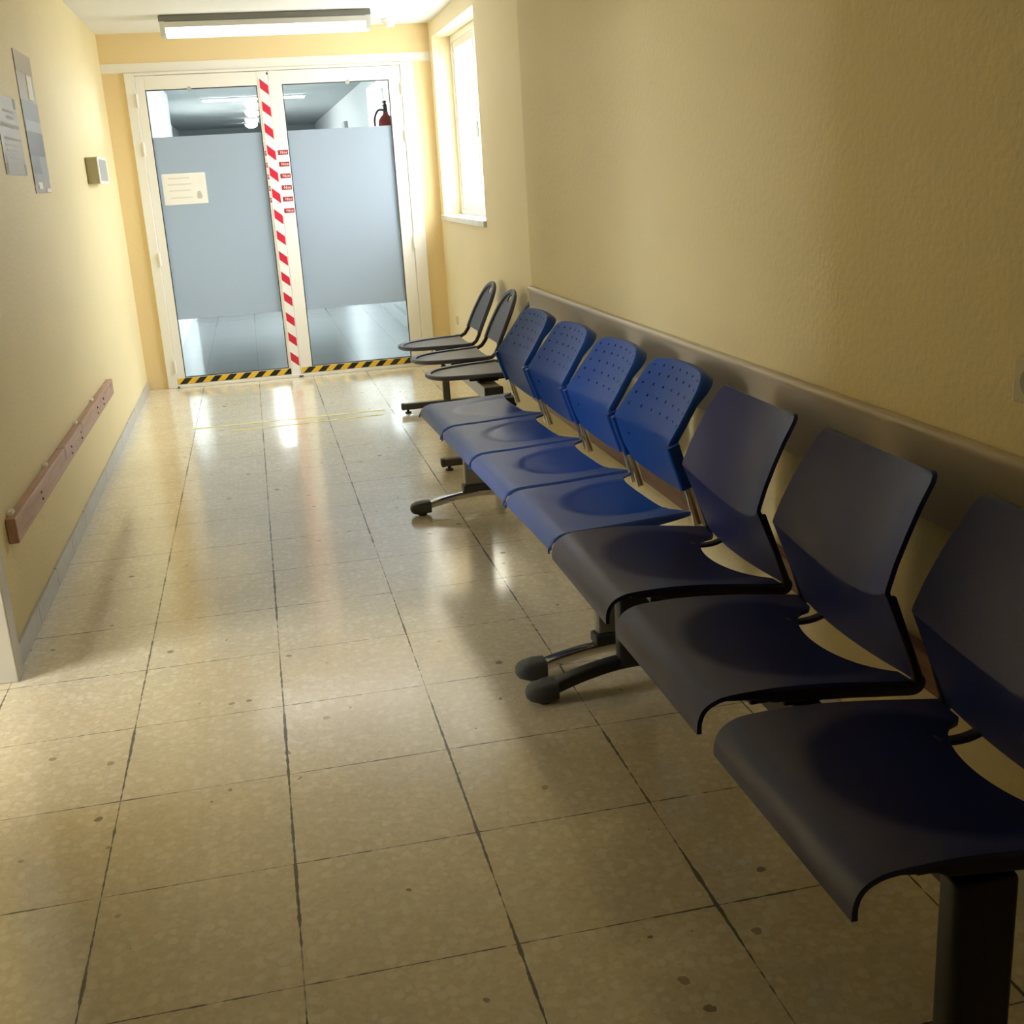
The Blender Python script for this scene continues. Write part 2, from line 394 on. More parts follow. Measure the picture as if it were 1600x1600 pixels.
# left wall with a door opening at its near end
LD0, LD1, LDZ = -.46, .46, 2.05
b = BM(); box(b, XL - .2, XL, LD1, YE + .1, 0, ZC); box(b, XL - .2, XL, YB, LD0, 0, ZC); box(b, XL - .2, XL, LD0, LD1, LDZ, ZC)
S('wall_left', b, M['wall'])
b = BM(); box(b, XN, XF + .25, YB, YC, 0, ZC); S('wall_right', b, M['wall'])
WY0, WY1, WZ0, WZ1 = 4.06, 5.615, 1.10, 2.325
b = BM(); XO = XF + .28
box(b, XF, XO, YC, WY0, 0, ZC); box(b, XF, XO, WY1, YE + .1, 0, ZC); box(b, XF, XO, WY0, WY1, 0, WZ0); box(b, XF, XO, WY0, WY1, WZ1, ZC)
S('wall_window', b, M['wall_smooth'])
b = BM(); box(b, XL, DX0, YE, YE + .1, 0, ZC); box(b, DX1, XF, YE, YE + .1, 0, ZC); box(b, DX0, DX1, YE, YE + .1, DZ, ZC)
S('wall_end', b, M['wall_end'])
b = BM(); box(b, XL - .3, XF + .3, YB - .1, YB, 0, ZC); S('wall_back', b, M['wall'])
# white painted strip over the door, right across the end wall
b = BM(); box(b, XL, XF, YE - .006, YE, DZ + .002, 2.245, .002); S('trim_1', b, M['white'])
# skirting: pieces of marble along the left wall, each with its joint
b = BM(); y = LD1 + .075
while y < YE - .01:
    y2 = min(y + .395, YE - .001); box(b, XL, XL + .011, y, y2, 0, .073 + random.uniform(-.002, .002), .0015); y += .4
S('baseboard_left', b, M['skirting'])
b = BM(); y = YB + .1
while y < YC - .01:
    y2 = min(y + .395, YC); box(b, XN - .011, XN, y, y2, 0, .073, .0015); y += .4
S('baseboard_right', b, M['skirting'])
b = BM(); y = YC
while y < YE - .01:
    y2 = min(y + .395, YE - .001); box(b, XF - .011, XF, y, y2, 0, .073, .0015); y += .4
S('baseboard_window', b, M['skirting'])
# left door, only its far jamb shows
b = BM(); box(b, XL - .12, XL + .022, LD1 - .015, LD1 + .072, 0, LDZ + .07, .004); box(b, XL - .12, XL + .022, LD0 - .072, LD0 + .015, 0, LDZ + .07, .004)
box(b, XL - .12, XL + .022, LD0 + .015, LD1 - .015, LDZ - .015, LDZ + .07, .004)
d2 = S('door_2', b, M['jamb'])
b = BM(); box(b, XL - .12 - .88, XL - .125, LD0 + .018, LD0 + .056, .006, LDZ - .02, .003); lf = obj('leaf', b, M['white'], d2, label='white leaf set open into the added side room')  # leaf drawn open to let the added light through
hy = LD0 + .056
b = BM(); cyl(b, (XL - .93, hy, 1.02), (XL - .93, hy + .05, 1.02), .012); cyl(b, (XL - .93, hy + .048, 1.02), (XL - .81, hy + .048, 1.02), .010)
obj('handle', b, M['chrome'], lf, 40)
# unseen side room and window, added to light the right wall
SX, SY0, SY1 = -3.5, -2.6, .9
b = BM(); box(b, SX, XL - .2, SY0, SY1, -.1, 0); S('floor_added_room', b, M['floor'])
b = BM(); box(b, SX, XL - .2, SY0, SY1, ZC, ZC + .1); S('ceiling_added_room', b, M['ceiling'])
b = BM(); box(b, SX - .2, XL - .2, SY1, SY1 + .1, 0, ZC); box(b, SX - .2, XL - .2, SY0 - .1, SY0, 0, ZC)
SW = (-2.40, -.15, 1.20, 2.36)
box(b, SX - .2, SX, SY0, SW[0], 0, ZC); box(b, SX - .2, SX, SW[1], SY1, 0, ZC); box(b, SX - .2, SX, SW[0], SW[1], 0, SW[2]); box(b, SX - .2, SX, SW[0], SW[1], SW[3], ZC)
S('wall_added_room', b, M['wall'])
b = BM(); f = .05
for q in ((SW[0], SW[0] + f, SW[2], SW[3]), (SW[1] - f, SW[1], SW[2], SW[3]), ((SW[0] + SW[1] - f) / 2, (SW[0] + SW[1] + f) / 2, SW[2], SW[3])): box(b, SX - .16, SX - .1, *q)
for q in ((SW[0] + f, SW[1] - f, SW[2], SW[2] + f), (SW[0] + f, SW[1] - f, SW[3] - f, SW[3])): box(b, SX - .16, SX - .1, *q)
w4 = S('window_added_room', b, M['frame_white'])
b = BM(); box(b, SX - .132, SX - .128, SW[0] + f, SW[1] - f, SW[2] + f, SW[3] - f); obj('pane', b, M['win_glass'], w4)

# window in the right wall: sliding white aluminium sashes set deep in the reveal
xw = 2.00
b = BM(); fw = .045
box(b, xw, xw + .075, WY0, WY0 + fw, WZ0, WZ1, .003); box(b, xw, xw + .075, WY1 - fw, WY1, WZ0, WZ1, .003)
box(b, xw, xw + .075, WY0 + fw, WY1 - fw, WZ0, WZ0 + fw, .003); box(b, xw, xw + .075, WY0 + fw, WY1 - fw, WZ1 - fw, WZ1, .003)
w1 = S('window_1', b, M['frame_white'])
ym = (WY0 + WY1) / 2
for k, (a, c, dx) in enumerate(((WY0 + fw, ym + .03, .040), (ym - .03, WY1 - fw, .008))):
    b = BM(); s = .05; z0, z1 = WZ0 + fw, WZ1 - fw
    for q in ((a, a + s, z0, z1), (c - s, c, z0, z1), (a + s, c - s, z0, z0 + s), (a + s, c - s, z1 - s, z1)):
        box(b, xw + dx, xw + dx + .026, q[0], q[1], q[2], q[3], .003)
    sa = obj('sash', b, M['frame_white'], w1)
    b = BM(); box(b, xw + dx + .011, xw + dx + .015, a + s, c - s, z0 + s, z1 - s); obj('pane', b, M['win_glass_near'], sa)
    if k == 1:
        b = BM(); box(b, xw + dx - .012, xw + dx, a + .012, a + .034, 1.62, 1.72, .004); obj('latch', b, M['beam_grey'], sa)
b = BM(); box(b, XF - .022, xw - .001, WY0 - .02, WY1 + .02, WZ0 - .028, WZ0 + .010, .004); obj('sill', b, M['marble'], w1)

# ------------------------------------------------------------------ glazed double door
b = BM(); fy = YE - .022; fb = YE + .06
box(b, DX0, -.187, fy, fb, 0, DZ, .004); box(b, 1.645, DX1, fy, fb, 0, DZ, .004); box(b, -.187, 1.645, fy, fb, 2.163, DZ, .004)
box(b, -.187, 1.645, YE - .03, YE + .06, 0, .022, .004)
door = S('door_1', b, M['white'])
FZ0, FZ1, GZ0, GZ1 = .494, 1.757, .072, 2.068
ly0, ly1 = YE - .012, YE + .033
for k, (x0, x1, g0, g1) in enumerate(((-.186, .708, -.127, .628), (.712, 1.644, .801, 1.556))):
    b = BM(); z0, z1 = .024, 2.160
    box(b, x0, g0, ly0, ly1, z0, z1, .003); box(b, g1, x1, ly0, ly1, z0, z1, .003)
    box(b, g0, g1, ly0, ly1, z0, GZ0, .003); box(b, g0, g1, ly0, ly1, GZ1, z1, .003)
    lf = obj('leaf', b, M['white'], door)
    b = BM(); e = .006; yy0, yy1 = ly0 + .001, ly0 + .020
    box(b, g0, g0 + e, yy0, yy1, GZ0, GZ1); box(b, g1 - e, g1, yy0, yy1, GZ0, GZ1); box(b, g0 + e, g1 - e, yy0, yy1, GZ0, GZ0 + e); box(b, g0 + e, g1 - e, yy0, yy1, GZ1 - e, GZ1)
    obj('gasket', b, M['dark_gap'], lf)
    b = BM(); box(b, g0 + e, g1 - e, YE + .012, YE + .018, GZ0 + e, GZ1 - e); obj('glass_pane', b, M['glass'], lf)
    b = BM(); box(b, g0 + e, g1 - e, YE + .0095, YE + .0112, FZ0, FZ1); obj('frosted_film', b, M['frost'], lf)
    xm = .168 if k == 0 else 1.262
    b = BM(); cyl(b, (xm, ly0 - .002, GZ1 - .004), (xm, ly0 + .014, GZ1 - .004), .016, seg=16); obj('glass_clip', b, M['beam_grey'], lf, 40)
    hx = -.187 if k == 0 else 1.645
    for hz in (.16, .93, 1.68, 2.00):
        b = BM(); cyl(b, (hx, fy - .006, hz - .045), (hx, fy - .006, hz - .002), .0085, seg=12); cyl(b, (hx, fy - .006, hz + .002), (hx, fy - .006, hz + .045), .0085, seg=12)
        cyl(b, (hx, fy - .006, hz - .002), (hx, fy - .006, hz + .002), .006, seg=12)
        obj('hinge', b, M['white'], lf, 40)
b = BM(); box(b, .701, .713, ly0 - .003, ly0 + .01, 2.105, 2.150, .002); obj('bolt_slot', b, M['dark_gap'], door)
for x in (-.186, .700, .716):
    b = BM(); box(b, x, x + .012, YE - .034, YE - .030, .002, .014, .001); obj('floor_bolt', b, M['dark_gap'], door)

# hazard tape strips on the bottom rails
def hazard(x0, x1, label):
    b = BM(); y = ly0; h0, h1 = .027, .069; t = .0012
    p = .108; sl = .045
    xs = x0
    k = 0
    def clip(poly):
        out = []
        for lim, sgn in ((x0, 1), (x1, -1)):
            out = []
            for i in range(len(poly)):
                a, c = poly[i], poly[(i + 1) % len(poly)]
                ia, ic = sgn * (a[0] - lim) >= -1e-9, sgn * (c[0] - lim) >= -1e-9
                if ia: out.append(a)
                if ia != ic:
                    f = (lim - a[0]) / (c[0] - a[0]); out.append((lim, a[1] + f * (c[1] - a[1])))
            poly = out
            if len(poly) < 3: return None
        return poly
    x = x0 - 2 * p + .01
    while x < x1 + p:
        for mi, (a, w) in enumerate(((x, p / 2), (x + p / 2, p / 2))):
            q = clip([(a, h0), (a + w, h0), (a + w + sl, h1), (a + sl, h1)])
            if q: prism(b, q, 1, y - t, y, mi)
        x += p
    return tag(obj('hazard_tape', b, [M['hz_black'], M['hz_yellow']]), label, 'tape', 'hazard tape along the foot of the door')
hazard(-.183, .655, 'black and yellow striped tape along the foot of the left glass door leaf')
hazard(.722, 1.60, 'black and yellow striped tape along the foot of the right glass door leaf')
# red and white barrier tape down the meeting stiles
t = thing('barrier_tape', 'vertical red and white barrier tape down the gap between both door leaves', 'tape', (.68, ly0, .03))
b = BM(); x0, x1 = .644, .711; yb = ly0 - .0045
box(b, x0, x1, yb, yb + .0012, .008, 2.135); obj('strip', b, M['tape_white'], t)
b = BM(); z = 2.112; 
while z > .05:
    prism(b, [(x0 + .006, z), (x1 - .004, z - .048), (x1 - .004, z - .112), (x0 + .006, z - .064)], 1, yb - .0006, yb + .0002); z -= .1475
obj('red_blocks', b, M['tape_red'], t, label='slanted red blocks')
# printed sealing strips that run across under the barrier tape
def text_bm(body, size):
    cu = bpy.data.curves.new('lettering', 'FONT'); cu.body = body; cu.size = size; cu.align_x = 'CENTER'; cu.align_y = 'CENTER'; cu.extrude = .0003
    o = bpy.data.objects.new('lettering', cu); C.objects.link(o)
    dg = bpy.context.evaluated_depsgraph_get(); me = bpy.data.meshes.new_from_object(o.evaluated_get(dg))
    bb = BM(); bb.from_mesh(me); bpy.data.objects.remove(o); bpy.data.curves.remove(cu); bpy.data.meshes.remove(me)
    bmesh.ops.rotate(bb, matrix=Matrix.Rotation(PI / 2, 3, 'X'), verts=bb.verts, cent=(0, 0, 0)); return bb
ords = ['topmost of six', 'second from the top of six', 'third from the top of six', 'fourth from the top of six', 'fifth from the top of six', 'lowest of six']
for i in range(6):
    zc = 1.612 - i * .0805
    t = thing('sealing_strip', ords[i] + ' white strips with maroon lettered blocks across the door gap', 'label strip', (.71, ly0, zc - .02), 'printed strips sealing the door gap')
    b = BM(); ys = ly0 - .0016
    box(b, .632 if i < 5 else .70, .797, ys, ys + .0012, zc - .034, zc + .034); obj('strip', b, M['tape_white'], t)
    for (a, c) in ((.722, .795), (.632, .662)) if i < 5 else ((.722, .795),):
        b = BM(); box(b, a, c, ys - .0006, ys, zc - .0165, zc + .0165); bl = obj('printed_block', b, M['label_red'], t, label='maroon block with white letters')
        b = text_bm('Nice' if a > .7 else 'Ni', .0265 if a > .7 else .0265)
        bmesh.ops.translate(b, vec=((a + c) / 2 + (.005 if a > .7 else 0), ys - .0009, zc), verts=b.verts)
        obj('lettering', b, M['tape_white'], bl)
# paper notice on the left pane
t = thing('paper_notice', 'white landscape paper notice stuck on the frosted left door pane', 'notice', (.05, YE + .009, 1.295))
b = BM(); yn = YE + .0078; rot = math.radians(.6)
box(b, -.10, .20, yn, yn + .0012, 1.298, 1.510); obj('sheet', b, M['paper'], t)
b = BM()
for z, a, c in ((1.478, -.055, .09), (1.436, -.065, .10), (1.394, -.06, .09), (1.345, -.055, .10)): box(b, a, c, yn - .0004, yn, z - .005, z + .005)
obj('text_lines', b, M['print_grey'], t)
b = BM(); prism(b, [(.145 + .022 * math.cos(k * PI / 8) * (1 if math.sin(k * PI / 8) < 0 else .75), 1.358 + .028 * math.sin(k * PI / 8)) for k in range(16)], 1, yn - .0004, yn); obj('stamp', b, M['print_mid'], t)
# faint yellow tape residue on the floor
for x0, y0, x1, y1, lb in ((-.02, 4.12, 1.16, 4.12, 'faint yellow tape line on the floor nearer the glass door'), (.22, 3.93, 1.13, 3.98, 'faint yellow tape line on the floor, the one further from the glass door')):
    b = BM(); w = .012
    prism(b, [(x0, y0 - w), (x1, y1 - w), (x1, y1 + w), (x0, y0 + w)], 2, .0002, .0012)
    tag(obj('floor_tape', b, M['residue']), lb, 'tape', 'yellow tape lines on the floor')

# ------------------------------------------------------------------ ceiling things
t = thing('ceiling_light', 'long fluorescent ceiling light across the corridor before the glass door', 'lamp', (.71, 5.0, ZC))
b = BM(); box(b, .065, 1.375, 4.90, 5.11, 2.392, ZC - .001, .006); obj('housing', b, M['housing'], t)
b = BM(); prism(b, [(4.895, 2.393), (5.115, 2.393), (5.105, 2.362), (4.905, 2.362)], 0, .078, 1.362); obj('side_panel', b, M['lens_off'], t)
b = BM(); prism(b, [(4.905, 2.362), (5.105, 2.362), (5.085, 2.318), (4.925, 2.318)], 0, .10, 1.34); obj('diffuser', b, M['lens'], t, label='glowing white diffuser')
for x in (.069, 1.340):
    b = BM(); prism(b, [(4.892, 2.396), (5.118, 2.396), (5.09, 2.316), (4.92, 2.316)], 0, x, x + .031); obj('end_cap', b, M['lens_off'], t)
t = thing('smoke_detector', 'small round white smoke detector on the ceiling beside the lamp', 'smoke detector', (1.56, 5.45, ZC))
b = BM(); cyl(b, (1.56, 5.45, ZC - .001), (1.56, 5.45, ZC - .022), .052, .052, 24); obj('base', b, M['white'], t, 40)
b = BM(); cyl(b, (1.56, 5.45, ZC - .022), (1.56, 5.45, ZC - .050), .044, .030, 24); obj('sensor_cap', b, M['white'], t, 40)

# ------------------------------------------------------------------ left wall things
def rail(name, x0, x1, y0, y1, z0, z1, label, screws, m, face, other=()):
    t = thing(name, label, 'rail', ((x0 + x1) / 2, (y0 + y1) / 2, z0))
    b = BM(); box(b, x0, x1, y0, y1, z0, z1, .004); obj('board', b, m, t)
    for y in screws:
        for dz in (.3, .62):
            b = BM(); z = z0 + (z1 - z0) * dz; s = -1 if face == x0 else 1
            cyl(b, (face - s * .002, y + random.uniform(-.01, .01), z), (face + s * .0012, y, z), .0055, .0045, 10); obj('screw', b, M['black_metal'], t, 40)
    return t
t = rail('wall_rail', XL + .001, XL + .033, .735, 3.56, .352, .434, 'worn reddish wooden bumper rail on the left wall', (1.2, 1.95, 2.25, 2.85, 3.1), M['wood'], XL + .033)
for y in (.78, 1.45, 2.27, 2.85):
    b = BM(); prism(b, [(y, .4345), (y + .05, .4345), (y + .035, .449), (y + .008, .444)], 0, XL + .001, XL + .016)
    obj('mounting_wedge', b, M['paper'], t)
# posters
def plates(parts, x):
    b = BM()
    for mi, (y0, y1, z0, z1) in parts: box(b, XL + .0005, x, y0, y1, z0, z1, 0, mi)
    return b
t = thing('poster', 'tall narrow blue-grey photo poster on the left wall', 'poster', (XL, 2.55, 1.42))
b = BM(); box(b, XL + .0005, XL + .003, 2.345, 2.745, 1.42, 1.995); obj('sheet', b, M['poster_grey'], t)
b = BM(); X0, X1 = XL + .003, XL + .0036
for mi, y0, y1, z0, z1 in ((0, 2.345, 2.745, 1.915, 1.995), (1, 2.345, 2.745, 1.72, 1.80), (2, 2.36, 2.70, 1.675, 1.72), (3, 2.345, 2.745, 1.575, 1.675),
                           (1, 2.345, 2.56, 1.50, 1.575), (2, 2.56, 2.745, 1.48, 1.575), (4, 2.56, 2.68, 1.81, 1.91), (2, 2.345, 2.58, 1.455, 1.50), (5, 2.43, 2.53, 1.437, 1.466), (5, 2.62, 2.745, 1.424, 1.44)):
    box(b, X0, X1, y0, y1, z0, z1, 0, mi); X1 += .0002
obj('picture', b, [M['poster_tan'], M['poster_blue'], M['poster_light'], M['poster_dark'], M['paper'], M['paper']], t)
t = thing('poster', 'white printed paper sheet with grey lines left of the blue-grey poster', 'notice', (XL, 2.0, 1.49))
b = BM(); box(b, XL, XL + .003, 1.775, 2.20, 1.492, 1.785); obj('sheet', b, M['poster_grey'], t)
b = BM()
for y0, y1, z0, z1 in ((1.90, 2.12, 1.725, 1.735), (1.95, 2.10, 1.702, 1.713), (1.80, 2.18, 1.668, 1.684), (1.84, 2.17, 1.622, 1.631), (1.84, 2.15, 1.60, 1.604), (1.86, 2.15, 1.582, 1.586), (1.9, 2.14, 1.553, 1.557), (1.80, 1.84, 1.50, 1.58)):
    box(b, XL + .003, XL + .0034, y0, y1, z0, z1)
obj('text_lines', b, M['print_mid'], t)
for y, z in ((2.14, 1.745), (1.785, 1.745), (2.165, 1.495), (1.785, 1.495)):
    b = BM(); box(b, XL + .003, XL + .0036, y, y + .04, z, z + .04); obj('tape_corner', b, M['print_dark'], t)
# wall box
t = thing('wall_box', 'small beige rectangular box with grey front mounted on the left wall near the door', 'wall box', (XL, 4.3, 1.46))
b = BM(); box(b, XL + .0005, XL + .062, 4.14, 4.58, 1.462, 1.606, .004); obj('casing', b, M['bin_olive'], t)
b = BM(); box(b, XL + .062, XL + .069, 4.135, 4.585, 1.458, 1.61, .003); obj('front_frame', b, M['white'], t)
b = BM(); box(b, XL + .069, XL + .071, 4.19, 4.53, 1.475, 1.593, .001); obj('front_panel', b, M['box_face'], t)

# ------------------------------------------------------------------ right wall things
t = thing('wall_protector', 'wide scuffed beige laminate wall guard behind the chair backs', 'wall guard', (XN, -2, .66))
b = BM()
prism(b, [(XN - .001, .655), (XN - .018, .655), (XN - .018, .822), (XN - .024, .829), (XN - .027, .838), (XN - .024, .846), (XN - .016, .849), (XN - .001, .849)], 1, YB + .2, YC - .012)
obj('board', b, M['laminate'], t, 50)
rail('wall_rail', XN - .032, XN - .001, YB + .2, YC - .02, .292, .375, 'brown wooden bumper rail low on the right wall behind the benches', (-2.2, -1.2, -.3, .35, .95, 1.55, 2.2), M['wood_dark'], XN - .032)
t = thing('wall_socket', 'ivory power socket on the right wall above the beige wall guard', 'socket', (XN, -1.26, .945))
b = BM(); box(b, XN - .012, XN - .0005, -1.305, -1.215, .947, 1.03, .005); obj('plate', b, M['socket'], t)
b = BM(); cyl(b, (XN - .0125, -1.26, .988), (XN - .0105, -1.26, .988), .024, .024, 24); obj('well', b, M['print_dark'], t, 40)
b = BM(); box(b, XF - .006, XF, 5.33, 5.41, .335, .395, .002)
tag(obj('wall_plate', b, M['switch']), 'small cream blank plate low on the window wall beside the door', 'wall plate')

# ------------------------------------------------------------------ benches
def foot_arm(b, xa, xb, xc, zc, w=.022, h=.016):
    """curved arm from the front foot xa over the post xc to the rear foot xb"""
    pts = []
    for k in range(25):
        s = k / 24; x = xa + (xb - xa) * s
        m = xc; u = (x - m) / ((xa - m) if x < m else (xb - m))
        z = zc - (zc - .034) * (u ** 1.8)
        pts.append((x, 0, z))
    sweep(b, pts, rrect(w, h, .008), up=Vector((0, 1, 0))); return b
def cap_bm(x, d):
    """rounded foot cap at x pointing to d"""
    b = BM()
    secs = [(0, .024, .014), (.0, .031, .024), (.03, .033, .026), (.06, .031, .024), (.078, .024, .018), (.086, .012, .010)]
    rings = []
    for s, w, h in secs:
        zc = .036 - .05 * s
        rings.append([b.verts.new((x + d * s, a, max(zc + c, .010))) for a, c in rrect(w, h, min(w, h) * .55, 3)])
    k = len(rings[0])
    for A, B in zip(rings[:-1], rings[1:]):
        for j in range(k): b.faces.new((A[j], A[(j + 1) % k], B[(j + 1) % k], B[j]))
    b.faces.new(rings[0]); b.faces.new(rings[-1])
    bmesh.ops.recalc_face_normals(b, faces=b.faces)
    cyl(b, (x + d * .035, 0, 0), (x + d * .035, 0, .012), .018, .020, 16)
    return b
def put(name, me, parent, y=0., label=None):
    return link(name, me, parent, label, (0, y, 0))

# ---- navy bench: three one-piece shells on black side frames
def navy_seat():
    b = BM(); prof = smooth_path([(1.140, 0, .410), (1.141, 0, .432), (1.150, 0, .454), (1.170, 0, .469), (1.205, 0, .477), (1.30, 0, .478), (1.40, 0, .470), (1.50, 0, .457), (1.566, 0, .448)], 4)
    nu = len(prof) - 1; nv = 36; hw = .241
    x_end = prof[-1].x
    grid = []
    for i in range(nu + 1):
        row = []
        for j in range(nv + 1):
            v = -1 + 2 * j / nv; y = v * hw
            cut = .088 * max(0, 1 - (abs(y + .01) / .172) ** 2) ** .55 if abs(y + .01) < .172 else 0
            xe = x_end - cut
            p = prof[i]; x = p.x
            # squeeze the rear third of the profile to the cutout
            x0 = 1.30
            if x > x0:
                f = (x - x0) / (x_end - x0); x = x0 + f * (xe - x0)
            # z on the original profile at this x
            z = p.z
            if p.x > x0:
                for a, c in zip(prof[:-1], prof[1:]):
                    if a.x <= x <= c.x and c.x > a.x: z = a.z + (c.z - a.z) * (x - a.x) / (c.x - a.x); break
            sag = .010 * (1 - v * v) * min(1, max(0, (x - 1.17) / .12))
            row.append(b.verts.new((x, y, z - sag)))
        grid.append(row)
    for i in range(nu):
        for j in range(nv): b.faces.new((grid[i][j], grid[i + 1][j], grid[i + 1][j + 1], grid[i][j + 1]))
    bmesh.ops.recalc_face_normals(b, faces=b.faces); b.normal_update()
    if sum((f.normal.z for f in b.faces)) < 0: bmesh.ops.reverse_faces(b, faces=b.faces)
    solidify(b, .009); return b
def navy_back():
    b = BM(); nv = 28
    rows = []   # per row: (x_side, z_side, x_mid, z_mid, halfwidth)
    keys = [(1.576, .446, 1.556, .446, .236), (1.553, .505, 1.554, .486, .237), (1.530, .565, 1.552, .527, .237), (1.509, .618, 1.5505, .559, .236), (1.5045, .628, 1.5508, .565, .2355), (1.507, .638, 1.553, .573, .235), (1.523, .680, 1.567, .627, .231), (1.547, .730, 1.588, .690, .226), (1.573, .778, 1.611, .750, .220), (1.600, .820, 1.634, .802, .214), (1.607, .830, 1.640, .815, .208), (1.610, .835, 1.643, .820, .198)]
    n = 3
    ks = []
    for i in range(len(keys) - 1):
        for k in range(n):
            f = k / n; ks.append(tuple(a + (c - a) * f for a, c in zip(keys[i], keys[i + 1])))
    ks.append(keys[-1])
    grid = []
    for xs, zs, xm, zm, hw in ks:
        row = []
        for j in range(nv + 1):
            v = -1 + 2 * j / nv; q = abs(v) ** 2.0
            row.append(b.verts.new((xm + (xs - xm) * q, v * hw, zm + (zs - zm) * q)))
        grid.append(row)
    for i in range(len(ks) - 1):
        for j in range(nv): b.faces.new((grid[i][j], grid[i][j + 1], grid[i + 1][j + 1], grid[i + 1][j]))
    b.normal_update()
    if sum(f.normal.x for f in b.faces) > 0: bmesh.ops.reverse_faces(b, faces=b.faces)
    solidify(b, .009); return b
def navy_frame(s):
    b = BM(); n = 60
    pts = fillet([(1.205, s * .222, .462), (1.30, s * .229, .458), (1.45, s * .234, .445), (1.586, s * .236, .429), (1.521, s * .236, .618)], .028, 7)
    def sec(t):
        k = min(1, .25 + t * 6) * min(1, .35 + (1 - t) * 7)
        return [(a * (.5 + .5 * k), c * k) for a, c in rrect(.0095, .0135, .006)]
    sweep(b, pts, sec, up=Vector((0, 1, 0))); return b
nb = thing('waiting_bench', 'nearest waiting bench, three dark navy moulded seats on black frames', 'bench', (1.36, -1.02, 0))
o_ = -Vector((1.36, 0, 0))
def shared(name, bm, m, smooth, off):
    bmesh.ops.translate(bm, vec=off, verts=bm.verts); return mesh_of(name, bm, m, smooth)
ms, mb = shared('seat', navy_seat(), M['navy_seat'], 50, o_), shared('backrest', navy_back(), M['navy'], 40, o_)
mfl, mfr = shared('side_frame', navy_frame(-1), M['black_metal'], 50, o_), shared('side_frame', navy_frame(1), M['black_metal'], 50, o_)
b = BM(); box(b, 1.26, 1.46, -.20, -.165, .428, .447, .004); box(b, 1.26, 1.46, .165, .20, .428, .447, .004); box(b, 1.325, 1.405, -.205, .205, .418, .432, .003)
mu = shared('seat_bracket', b, M['black_metal'], None, o_)
b = BM(); sweep(b, smooth_path([(1.478, .105, .449), (1.505, .105, .443), (1.535, .105, .444), (1.557, .105, .450)], 5), rrect(.012, .004, .003)); mstrap = shared('link_strap', b, M['black_metal'], 50, o_)
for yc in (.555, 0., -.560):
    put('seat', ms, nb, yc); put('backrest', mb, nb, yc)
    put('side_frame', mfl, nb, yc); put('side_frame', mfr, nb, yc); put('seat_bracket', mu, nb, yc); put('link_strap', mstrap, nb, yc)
b = BM(); box(b, 1.345 - 1.36, 1.40 - 1.36, -.765, .81, .352, .417, .004); obj('beam', b, M['black_metal'], nb, world=False)
for yl in (.80, -.755):
    b = BM(); box(b, 1.312 - 1.36, 1.412 - 1.36, -.026, .026, .075, .4165, .012, seg=3); foot_arm(b, 1.11 - 1.36, 1.63 - 1.36, 1.36 - 1.36, .088)
    lg = obj('leg', b, M['black_metal'], nb, 40, world=False); lg.location = (0, yl, 0)
    for x, d in ((1.135 - 1.36, -1), (1.62 - 1.36, 1)):
        obj('foot_cap', cap_bm(x, d), M['cap_grey'], lg, 50, world=False)

# ---- blue bench: four perforated-back plastic chairs
PX = 1.35
def bl(x): return x - .025 - PX
def blue_seat():
    b = BM(); prof = smooth_path([(1.146, 0, .4055), (1.149, 0, .421), (1.160, 0, .436), (1.182, 0, .446), (1.215, 0, .450), (1.32, 0, .4525), (1.42, 0, .4575), (1.50, 0, .461), (1.528, 0, .462)], 8)
    nu = len(prof) - 1; nv = 60; hw = .238; grid = []
    for i in range(nu + 1):
        row = []; p = prof[i]
        for j in range(-2, nv + 3):
            v = -1 + 2 * j / nv; vv = max(-1, min(1, v)); y = vv * hw
            x = p.x
            if x > 1.40:   # rear edge bows in between the posts
                x = 1.40 + (x - 1.40) * (1 - .20 * (1 - vv ** 4)) + (.030 * max(0, (abs(vv) - .80) / .20) ** .7 if abs(vv) > .80 else 0) * (x - 1.4) / .128
            e = ((x - 1.455) / .205) ** 2 + (y / .188) ** 2
            dish = .0048 * (lambda q: q * q * (3 - 2 * q))(min(1, (1 - e) * 3.2)) * min(1, max(0, (1.528 - x) / .03)) if e < 1 else 0
            z = p.z - dish
            if j < 0 or j > nv:      # side skirt turned down
                k = -j if j < 0 else j - nv
                sk = math.sin(PI * min(1, max(0, (p.x - 1.16) / .37)))
                z -= (.006 if k == 1 else .010 + .020 * sk ** .7) ; y += math.copysign(.004 if k == 1 else .002, v)
            row.append(b.verts.new((bl(x), y, z)))
        grid.append(row)
    for i in range(nu):
        for j in range(len(grid[0]) - 1): b.faces.new((grid[i][j], grid[i + 1][j], grid[i + 1][j + 1], grid[i][j + 1]))
    b.normal_update()
    if sum(f.normal.z for f in b.faces) < 0: bmesh.ops.reverse_faces(b, faces=b.faces)
    solidify(b, .006); return b
def blue_back_pos(u, v):
    """u 0..1 bottom to top, v -1..1 across"""
    side = [(1.545, .522), (1.522, .585), (1.502, .650), (1.5075, .664), (1.540, .710), (1.570, .752), (1.598, .792), (1.617, .823)]
    mid = [(1.578, .486), (1.560, .565), (1.545, .640), (1.548, .658), (1.573, .706), (1.600, .752), (1.624, .797), (1.639, .832)]
    xs, zs = interp(side, u); xm, zm = interp(mid, u)
    hw = interp([(.213,), (.217,), (.222,), (.222,), (.216,), (.207,), (.196,), (.184,)], u)[0]
    q = abs(v) ** 2.2
    # rounded top corners
    if u > .86 and abs(v) > .82:
        k = ((u - .86) / .14); w = (abs(v) - .82) / .18
        zs -= 0; q = q
    return Vector((xm + (xs - xm) * q, v * hw, zm + (zs - zm) * q))
